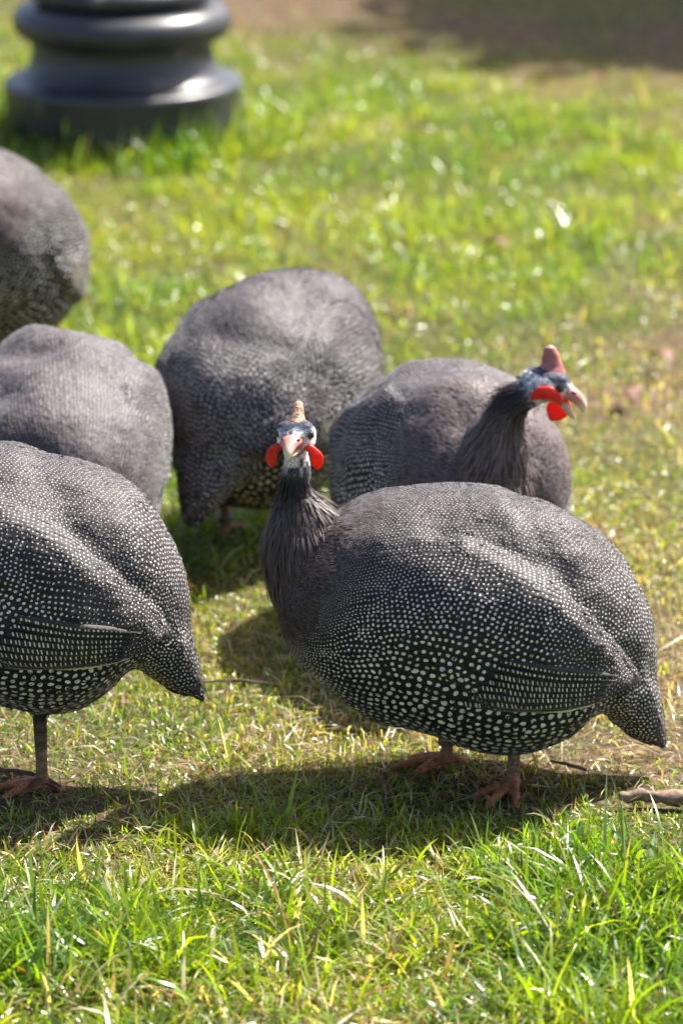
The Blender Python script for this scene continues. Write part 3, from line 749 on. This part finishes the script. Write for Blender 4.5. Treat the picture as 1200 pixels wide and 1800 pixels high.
# nearest bird, side on, its head turned to the lens
g = ground_at(840, 1372)
make_bird('guinea_fowl', 'sharply focused spotted guinea fowl side on in front, face turned straight to viewer', g, math.pi, 1, .0025,
          neck=[(.194, .006, .370, .013), (.1945, .004, .352, .0150), (.195, .002, .328, .0175), (.191, 0, .306, .030), (.185, 0, .272, .044), (.176, 0, .235, .049), (.158, 0, .200, .048), (.13, 0, .185, .040)],
          head=((.194, .012, .388), (.22, .97, .06), (0, -.06, 1)),
          legs=[(-.030, .045, -.036, .040, 1.0), (.030, -.040, .033, -.036, 0.05)], bands=[(.033, -.036, .036)], casque_h=.74, flight=True)

# left foreground bird, cut by the frame
g = ground_at(28, 1376)
make_bird('guinea_fowl', 'dark spotted guinea fowl at left edge in front, drooping tail pointing right', g, math.pi, 2, .0033,
          neck=[(.33, .02, .085, .013), (.325, .015, .105, .0150), (.305, .01, .135, .0165), (.28, 0, .165, .026), (.25, 0, .20, .040), (.215, 0, .235, .050), (.17, 0, .25, .052), (.13, 0, .25, .046)],
          head=((.345, .02, .066), (.75, .1, -.66), (.6, 0, .7)),
          legs=[(-.028, .040, -.031, .034, -.15), (.045, -.040, .06, -.038, 0.2)], raise_z=.050, pitch=-.03, fat=1.02, flight=True)

# bird with outstretched neck, looking to the right
g = ground_at(783, 1096)
make_bird('guinea_fowl', 'guinea fowl facing viewer behind the front bird, head in profile to right, beak open', g, math.radians(-74), 3, .0029,
          neck=[(.218, .046, .347, .0150), (.213, .030, .343, .0180), (.206, .014, .332, .0195), (.199, .006, .312, .023), (.190, .002, .285, .034), (.182, 0, .258, .045), (.174, 0, .235, .048), (.155, 0, .205, .048), (.13, 0, .185, .040)],
          head=((.220, .050, .350), (.30, .90, -.30), (.10, .30, .95)),
          legs=[(0, .045, 0, .042, 0), (.01, -.045, .012, -.042, .1)], open_beak=True, casque_mat=M_CASQ2, raise_z=.004, fat=.96, tone=(1.25, 1.20, 1.30), plain_shift=55, hackle_gain=1.5, lump=1.5, spot_scale=1.1, dot_scale=1.1, spot_tri=6, hs=1.12, style='profile', casque_h=.86)  # tone carries painted haze, hackle_gain a painted sunlit ruff

# grazing bird behind, seen from its rear quarter
g = ground_at(470, 952)
make_bird('guinea_fowl', 'blurred grey guinea fowl grazing behind the facing head, tail drooping to the left', g, math.radians(65), 4, .0040,
          neck=[(.30, -.01, .075, .014), (.295, -.01, .095, .0160), (.285, 0, .125, .0175), (.265, 0, .16, .028), (.235, 0, .19, .042), (.20, 0, .215, .050), (.165, 0, .225, .050), (.13, 0, .22, .044)],
          head=((.315, -.01, .056), (.75, 0, -.66), (.6, 0, .7)),
          legs=[(-.01, .050, -.012, .055, .1), (.02, -.05, .03, -.05, -.1)], bands=[(-.012, .055, .030)], raise_z=.020, pitch=-.10, fat=.93, tone=(1.3, 1.28, 1.42), lump=1.9, spot_tri=5, spot_scale=1.2, dot_scale=1.12)  # lilac tone paints lens haze into the plumage

# hunched bird between the left birds
g = ground_at(112, 1052)
make_bird('guinea_fowl', 'pale grey guinea fowl hunched head down between the two left edge birds', g, math.radians(-84), 5, .0040,
          neck=[(.275, -.03, .050, .014), (.27, -.03, .065, .0160), (.26, -.02, .085, .0175), (.24, -.01, .105, .026), (.215, 0, .125, .036), (.185, 0, .14, .042), (.155, 0, .15, .044), (.12, 0, .16, .040)],
          head=((.288, -.035, .036), (.8, -.2, -.45), (.5, 0, .8)),
          legs=[(0, .045, 0, .045, 0), (.02, -.045, .03, -.045, .1)], raise_z=.0, pitch=-.40, fat=.98, tone=(1.4, 1.36, 1.5), lump=2.2, plain_shift=-75, spot_tri=5, spot_scale=1.2, dot_scale=1.15)  # tone raised to paint lens haze into the feathers

# farthest bird at the left edge
g = ground_at(-30, 728)
make_bird('guinea_fowl', 'most blurred guinea fowl, farthest back at left edge below the lamp post', g, math.radians(-112), 6, .0042,
          neck=[(.155, -.05, .48, .0155), (.152, -.045, .465, .0175), (.150, -.035, .44, .021), (.147, -.02, .405, .032), (.143, -.01, .365, .042), (.137, 0, .33, .048), (.125, 0, .30, .048), (.11, 0, .28, .040)],
          head=((.165, -.06, .495), (.8, -.5, -.1), (.10, 0, .95)),
          legs=[(0, .045, 0, .042, 0), (.01, -.045, .012, -.042, .1)], raise_z=.060, pitch=.30, fat=1.10, spot_tri=5, spot_scale=1.2, dot_scale=.9, tone=(.95, .80, .76), plain_shift=60)

# ------------------------------------------------------------------ lamp post
def mat_iron():
    m, N, L_, out = newmat('painted_iron')
    b = nd(N, 'ShaderNodeBsdfPrincipled', Roughness=0.36)
    b.inputs['Specular IOR Level'].default_value = 0.6
    tc = nd(N, 'ShaderNodeTexCoord')
    n1 = nd(N, 'ShaderNodeTexNoise', Scale=14.0, Detail=5.0); L_.new(tc.outputs['Object'], n1.inputs['Vector'])
    vo = nd(N, 'ShaderNodeTexVoronoi', Scale=9.0); L_.new(tc.outputs['Object'], vo.inputs['Vector'])
    base = ramp(N, L_, n1.outputs['Fac'], [(0.3, (0.022, 0.023, 0.028)), (0.7, (0.040, 0.041, 0.048))])
    sp = ramp(N, L_, vo.outputs['Distance'], [(0.10, (1, 1, 1)), (0.20, (0, 0, 0))])
    L_.new(mix_rgb(N, L_, sp, base, (0.16, 0.14, 0.12)), b.inputs['Base Color'])
    rr = ramp(N, L_, n1.outputs['Fac'], [(0.3, (0.30,)*3), (0.7, (0.46,)*3)]); L_.new(rr, b.inputs['Roughness'])
    bp = nd(N, 'ShaderNodeBump', Strength=0.15, Distance=0.002); L_.new(n1.outputs['Fac'], bp.inputs['Height']); L_.new(bp.outputs['Normal'], b.inputs['Normal'])
    L_.new(b.outputs['BSDF'], out.inputs['Surface'])
    return m
M_IRON = mat_iron()
lc = ground_at(218, 249)
lamp = bpy.data.objects.new('lamp_post', None); COL.objects.link(lamp); lamp.location = lc
tag(lamp, 'moulded dark grey iron base of a lamp post standing in grass', 'lamp post')
def prof(pts, n):
    return catmull(pts, n)
V, q = lathe([(0, -.03), (.221, -.03), (.222, .06), (.223, .105), (.224, .112), (.2225, .1185), (.219, .1215)] + list(map(tuple, prof([(.214, .1235), (.196, .130), (.182, .142), (.173, .160), (.169, .180), (.170, .196)], 24))) + [(.05, .197)], 96)
mesh_obj('plinth', V, q, M_IRON, lamp)
a = np.linspace(-math.pi/2, math.pi/2, 20)
tor = [(.05, .196)] + [(.168+.037*math.cos(t), .232+.034*math.sin(t)) for t in a] + [(.160, .2665), (.158, .270)] + [(.150+.024*math.cos(t), .291+.0195*math.sin(t)) for t in a] + [(.14, .312), (.05, .312)]
V, q = lathe(tor, 96); mesh_obj('torus_moulding', V, q, M_IRON, lamp)
th = np.linspace(0, 2*np.pi, 96, endpoint=False); zs = [.311, .34, .40, .55, .9, .93, .96, 2.4, 3.0]; rs = [.140, .128, .115, .100, .085, .105, .085, .06, .05]
V = np.array([[(r*(1-.05*(abs(math.sin(8*t)))*(z > .35))*math.cos(t), r*(1-.05*(abs(math.sin(8*t)))*(z > .35))*math.sin(t), z) for t in th] for z, r in zip(zs, rs)]).reshape(-1, 3)
mesh_obj('shaft', V, grid_faces(len(zs), 96), M_IRON, lamp)
V, q = lathe([(0, 2.99), (.09, 3.0), (.10, 3.04), (.13, 3.06), (.19, 3.45), (.21, 3.46), (.16, 3.55), (.05, 3.62), (.02, 3.70), (0, 3.72)], 6)
mesh_obj('lantern', V, q, M_IRON, lamp, smooth=False)

# ------------------------------------------------------------------ tree behind the frame, whose shade lies on the far ground
M_BARK = mat_flat('bark', (0.11, 0.08, 0.06), rough=0.85, noise=30, amt=0.5, bump=0.01)
M_LEAF = mat_attr('tree_leaf', rough=0.45, spec=0.4, transl=0.15, tcol=(1.3, 1.4, 0.6))
tree = bpy.data.objects.new('shade_tree', None); COL.objects.link(tree); tree.location = (3.80, 10.55, 0)
tag(tree, 'leafy tree past the lawn whose shade darkens the far right ground', 'tree')
V, q, t, _, _ = tube([(0, 0, -.1), (.02, .03, .8), (-.04, 0, 1.8), (0, .05, 2.9), (.05, 0, 4.2)], [.19, .14, .12, .10, .03], 30, 16)
tr = mesh_obj('trunk', V, [q, t], M_BARK, tree)
for k in range(7):
    a_ = k*.9+.3; z0 = 2.2+k*.25
    V, q, t, _, _ = tube([(0, .02, z0), (.5*math.cos(a_), .5*math.sin(a_), z0+.35), (1.1*math.cos(a_), 1.1*math.sin(a_), z0+.6)], [.05, .035, .01], 10, 8)
    mesh_obj('limb', V, [q, t], M_BARK, tr)
nl = 26000
cl = RNG.normal(0, 1, (90, 3)); cl = norm(cl)*RNG.uniform(.1, 1, (90, 1))*np.array([[1.45, .50, .65]]); cl[:, 0] += 1.0*cl[:, 1]; cl = cl + np.array([[0, 0, 3.7]])
c = cl[RNG.integers(0, 90, nl)] + RNG.normal(0, .15, (nl, 3))
d = norm(RNG.normal(0, 1, (nl, 3))); n_ = norm(RNG.normal(0, 1, (nl, 3)) + np.array([[0, 0, .8]])); s_ = norm(np.cross(d, n_)); d = np.cross(n_, s_)
V = np.stack([c-d*.08, c+s_*.045, c+d*.08, c-s_*.045], 1).reshape(-1, 3)
cr = mesh_obj('crown', V, np.arange(nl*4).reshape(-1, 4), M_LEAF, tree, smooth=False, cols=np.repeat(np.array([[.05, .09, .02]])*RNG.uniform(.6, 1.4, (nl, 1)), 4, 0)); cr['kind'] = 'stuff'

# ------------------------------------------------------------------ grass
def dry_map(x, y):
    P = np.stack([x, y, 0*x], 1)
    n = vnoise(P, 1.6, 21)*.5 + vnoise(P, 4.5, 22)*.35 + vnoise(P, 12, 23)*.2
    # trodden, drier belt where the birds stand, lusher at the front and beyond
    belt = sstep(3.75, 4.05, y)*(1-sstep(5.0, 6.2, y - x*1.3))
    far = sstep(7.4, 8.6, y + x*.9)
    back = sstep(5.0, 6.0, y - x*.9)
    return np.clip(.15 + (.34 + .18*sstep(-.05, .45, x))*belt - .12*back + .62*far + n*(.60 - .18*back), 0, 1)

def make_grass(name, n, xr, yr, seg, lmin, lmax, wmin, wmax, dens=None, flat=0.5, lenf=None, drybias=0.0, mat=None):
    r = RNG
    x = r.uniform(*xr, n); y = r.uniform(*yr, n)
    if dens is not None:
        k = r.random(n) < dens(x, y); x, y = x[k], y[k]
    n = len(x); dry = dry_map(x, y)
    Ln = r.uniform(lmin, lmax, n)*np.clip(r.normal(1, .3, n), .4, 1.9)
    PP = np.stack([x, y, 0*x], 1); clump = vnoise(PP, 9, 51)*.6 + vnoise(PP, 22, 52)*.4
    Ln = Ln*(1 + .75*clump)
    if lenf is not None: Ln = Ln*lenf(x, y)
    W = r.uniform(wmin, wmax, n)*np.clip(Ln/.05, .6, 1.3)
    az = r.uniform(0, 2*np.pi, n) + vnoise(np.stack([x, y, 0*x], 1), 6, 31)*1.2
    a0 = np.abs(r.normal(flat*.55, .45, n)); a1 = r.normal(.5+flat*.45, .65, n)
    dirv = np.stack([np.cos(az), np.sin(az)], 1)
    tw = az + np.pi/2 + r.normal(0, .5, n); side = np.stack([np.cos(tw), np.sin(tw), r.normal(0, .35, n)], 1)
    pos = np.stack([x, y, ground_h(x, y) - .002], 1)
    lev = []
    for k in range(seg+1):
        t = k/seg
        w = W*(1.0 if k == 0 else (1 - t**2.2))*(.75 if k == 0 else 1)
        if k < seg: lev += [pos - side*w[:, None]*.5, pos + side*w[:, None]*.5]
        else: lev.append(pos.copy())
        a = np.clip(a0 + a1*(t+.5/seg), 0, 1.75)
        ds = Ln/seg
        pos = pos + np.concatenate([dirv*(np.sin(a)*ds)[:, None], (np.cos(a)*ds)[:, None]], 1)
        pos[:, 2] = np.maximum(pos[:, 2], .003)
    m = 2*seg+1
    V = np.stack(lev, 1).reshape(-1, 3)
    b = (np.arange(n)*m)[:, None]
    q = np.vstack([b + np.array([[2*k, 2*k+1, 2*k+3, 2*k+2]]) for k in range(seg-1)]) if seg > 1 else np.zeros((0, 4), int)
    t = b + np.array([[2*seg-2, 2*seg-1, 2*seg]])
    # colours of single blades
    u = r.random(n); g1 = np.array([[.085, .170, .008]]); g2 = np.array([[.205, .265, .010]]); g3 = np.array([[.11, .18, .07]])
    k = r.random((n, 1)); col = g1*(1-k) + g2*k
    col = np.where((r.random(n) < .18)[:, None], g3, col)
    hue = np.clip(.5 + vnoise(PP, 3.1, 53)*.7 + vnoise(PP, 11, 54)*.6, 0, 1)[:, None]
    col = col*(np.array([[.66, .84, .8]])*(1-hue) + np.array([[1.32, 1.20, .75]])*hue)
    pd = np.clip(dry*1.05 - .22 + drybias, .03, .97); isd = u < pd
    st = np.array([[.50, .45, .34]])*(1-k) + np.array([[.34, .27, .18]])*k
    st = np.where((r.random(n) < .14)[:, None], np.array([[.30, .13, .05]]), st)
    st = np.where((r.random(n) < .25)[:, None], np.array([[.16, .11, .07]]), st)
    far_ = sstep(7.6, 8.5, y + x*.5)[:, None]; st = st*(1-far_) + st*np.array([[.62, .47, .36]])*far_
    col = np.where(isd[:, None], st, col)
    col = col*1.12*np.clip(r.normal(1, .22, (n, 1)), .45, 1.6)
    C = np.repeat(col[:, None], m, 1)
    tipdry = (r.random(n) < .08)
    C[tipdry, -1] = np.array([.40, .29, .12]); C[tipdry, -2] = C[tipdry, -2]*.5 + np.array([.38, .26, .08])*.5; C[tipdry, -3] = C[tipdry, -3]*.5 + np.array([.38, .26, .08])*.5
    C[:, :2] = C[:, :2]*.6 + np.array([.20, .18, .08])*.4
    o = mesh_obj(name, V, [q, t] if len(q) else [t], mat or M_GRASS, cols=C.reshape(-1, 3))
    o['kind'] = 'stuff'
    return o

def lush(x, y):
    d = dry_map(x, y); return np.clip(1.25 - d*.95, .25, 1)
def len_near(x, y):
    d = dry_map(x, y); return np.clip(1.25 - d*.95, .45, 1.2)*(1 - .45*sstep(3.62, 3.82, y))
o = make_grass('long_grass', 58000, (-.72, .72), (3.15, 3.90), 4, .028, .070, .0018, .0042, dens=lush, flat=1.3, lenf=len_near, drybias=.04)
tag(o, 'sharp green grass blades of the lawn along the front', 'grass')
o = make_grass('trodden_grass', 90000, (-.85, .85), (3.85, 5.2), 3, .022, .055, .0018, .0040, dens=lush, flat=1.2, lenf=len_near)
tag(o, 'short trodden grass mixed with straw under the birds', 'grass')
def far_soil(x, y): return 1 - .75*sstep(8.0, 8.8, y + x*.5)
o = make_grass('lawn_grass', 225000, (-1.40, 1.45), (5.1, 9.7), 2, .026, .062, .0024, .0046, dens=lambda x, y: lush(x, y)*far_soil(x, y), flat=.7, lenf=len_near, mat=M_GRASS2)
tag(o, 'blurred bright lawn behind the birds', 'grass')
o = make_grass('straw_thatch', 130000, (-1.2, 1.3), (3.15, 9.6), 2, .02, .050, .0010, .0020, dens=lambda x, y: np.where(y < 3.8, .6, np.where(y < 5.4, 1.0, np.where(y < 8, .30, .12))), flat=2.2, drybias=.55)
tag(o, 'dry straw and dead blades lying between the grass', 'straw')
def ring(x, y):
    d = np.hypot(x-lc[0], y-lc[1]); return ((d > .225) & (d < .34)).astype(float)
o = make_grass('tall_grass', 5000, (lc[0]-.36, lc[0]+.36), (lc[1]-.36, lc[1]+.36), 3, .04, .085, .003, .006, dens=ring, flat=.35)
tag(o, 'taller grass fringe round the lamp post foot', 'grass')

# ------------------------------------------------------------------ sticks and leaves
M_WOOD = mat_flat('dead_wood', (0.19, 0.125, 0.085), rough=0.8, noise=120, amt=0.5, bump=0.002)
M_TWIG = mat_flat('dark_twig', (0.09, 0.055, 0.04), rough=0.8, noise=150, amt=0.5, bump=0.001)
M_DLEAF = mat_flat('dead_leaf', (0.16, 0.075, 0.04), rough=0.7, noise=80, amt=0.5, bump=0.001)
def stick(name, label, cat, pts, rad, mat, z=.02, group=None):
    P = np.array([ground_at(*p) for p in pts]); P[:, 2] = np.array(z if hasattr(z, '__len__') else [z]*len(P))
    base = P[0].copy(); base[2] = 0
    V, q, t, _, _ = tube(P-base, rad, 36, 12); V = V + vnoise(V, 90, 40)[:, None]*max(rad)*.35 + vnoise(V, 260, 41)[:, None]*max(rad)*.16
    o = mesh_obj(name, V, [q, t], mat); o.location = base
    return tag(o, label, cat, group)
stick('wooden_stick', 'thick weathered stick lying in grass at the right edge', 'stick', [(1085, 1432), (1120, 1430), (1200, 1434), (1290, 1440)], [.003, .0062, .0072, .006], M_WOOD, .020)
stick('twig', 'thin brown twig on grass right of the front bird feet', 'twig', [(965, 1372), (1000, 1378), (1028, 1388)], [.0012, .002, .0016], M_WOOD, .022)
stick('twig', 'dark forked twig at the left foot of the left front bird', 'twig', [(-30, 1388), (30, 1392), (75, 1395), (108, 1402)], [.0018, .0022, .0018, .0008], M_TWIG, [.020, .024, .020, .012])
stick('twig', 'dark twig crossing shaded grass under the front breast', 'twig', [(352, 1216), (420, 1213), (480, 1220)], [.0010, .0017, .0009], M_TWIG, .012)
def leaf(name, label, px, py, ln, wd, yaw, tilt, group=None):
    c = ground_at(px, py); n = 9; V = []
    for i in range(n):
        t = i/(n-1); w = wd*math.sin(math.pi*min(1, t*.96+.02))**.7
        V += [(ln*(t-.5), -w/2, .012*math.sin(t*3)+.25*w), (ln*(t-.5), 0, .012*math.sin(t*3)), (ln*(t-.5), w/2, .012*math.sin(t*3)+.3*w)]
    F = [(3*i+k, 3*i+k+1, 3*i+k+4, 3*i+k+3) for i in range(n-1) for k in (0, 1)]
    o = mesh_obj(name, V, np.array(F), M_DLEAF); o.location = (c[0], c[1], .014); o.rotation_euler = (0, tilt, yaw)
    sol = o.modifiers.new('thickness', 'SOLIDIFY'); sol.thickness = .0006
    return tag(o, label, 'leaf', group)
leaf('dead_leaf', 'curled brown dead leaf below the left front bird foot', 72, 1420, .045, .016, .6, .2)
for k in range(14):
    px, py = random.uniform(620, 980), random.uniform(1395, 1440)
    leaf('dead_leaf', 'small dead leaf shred in the shade before the front bird', px, py, random.uniform(.012, .028), random.uniform(.004, .008), random.uniform(0, 6.2), random.uniform(-.3, .3), 'leaf shreds under the front bird')


for (px, py, ln, txt) in ((1162, 652, .05, 'blurred brown dead leaf on the lawn right of the profile head'), (872, 452, .05, 'small dark dead leaf in the bright lawn above the profile head'),
                          (1108, 716, .06, 'pale brown dead leaf on dry grass right of the red wattles'), (1060, 1030, .04, 'dead leaf fragment on dry grass beyond the front tail')):
    leaf('dead_leaf', txt, px, py, ln, ln*.5, px*.01, .1)
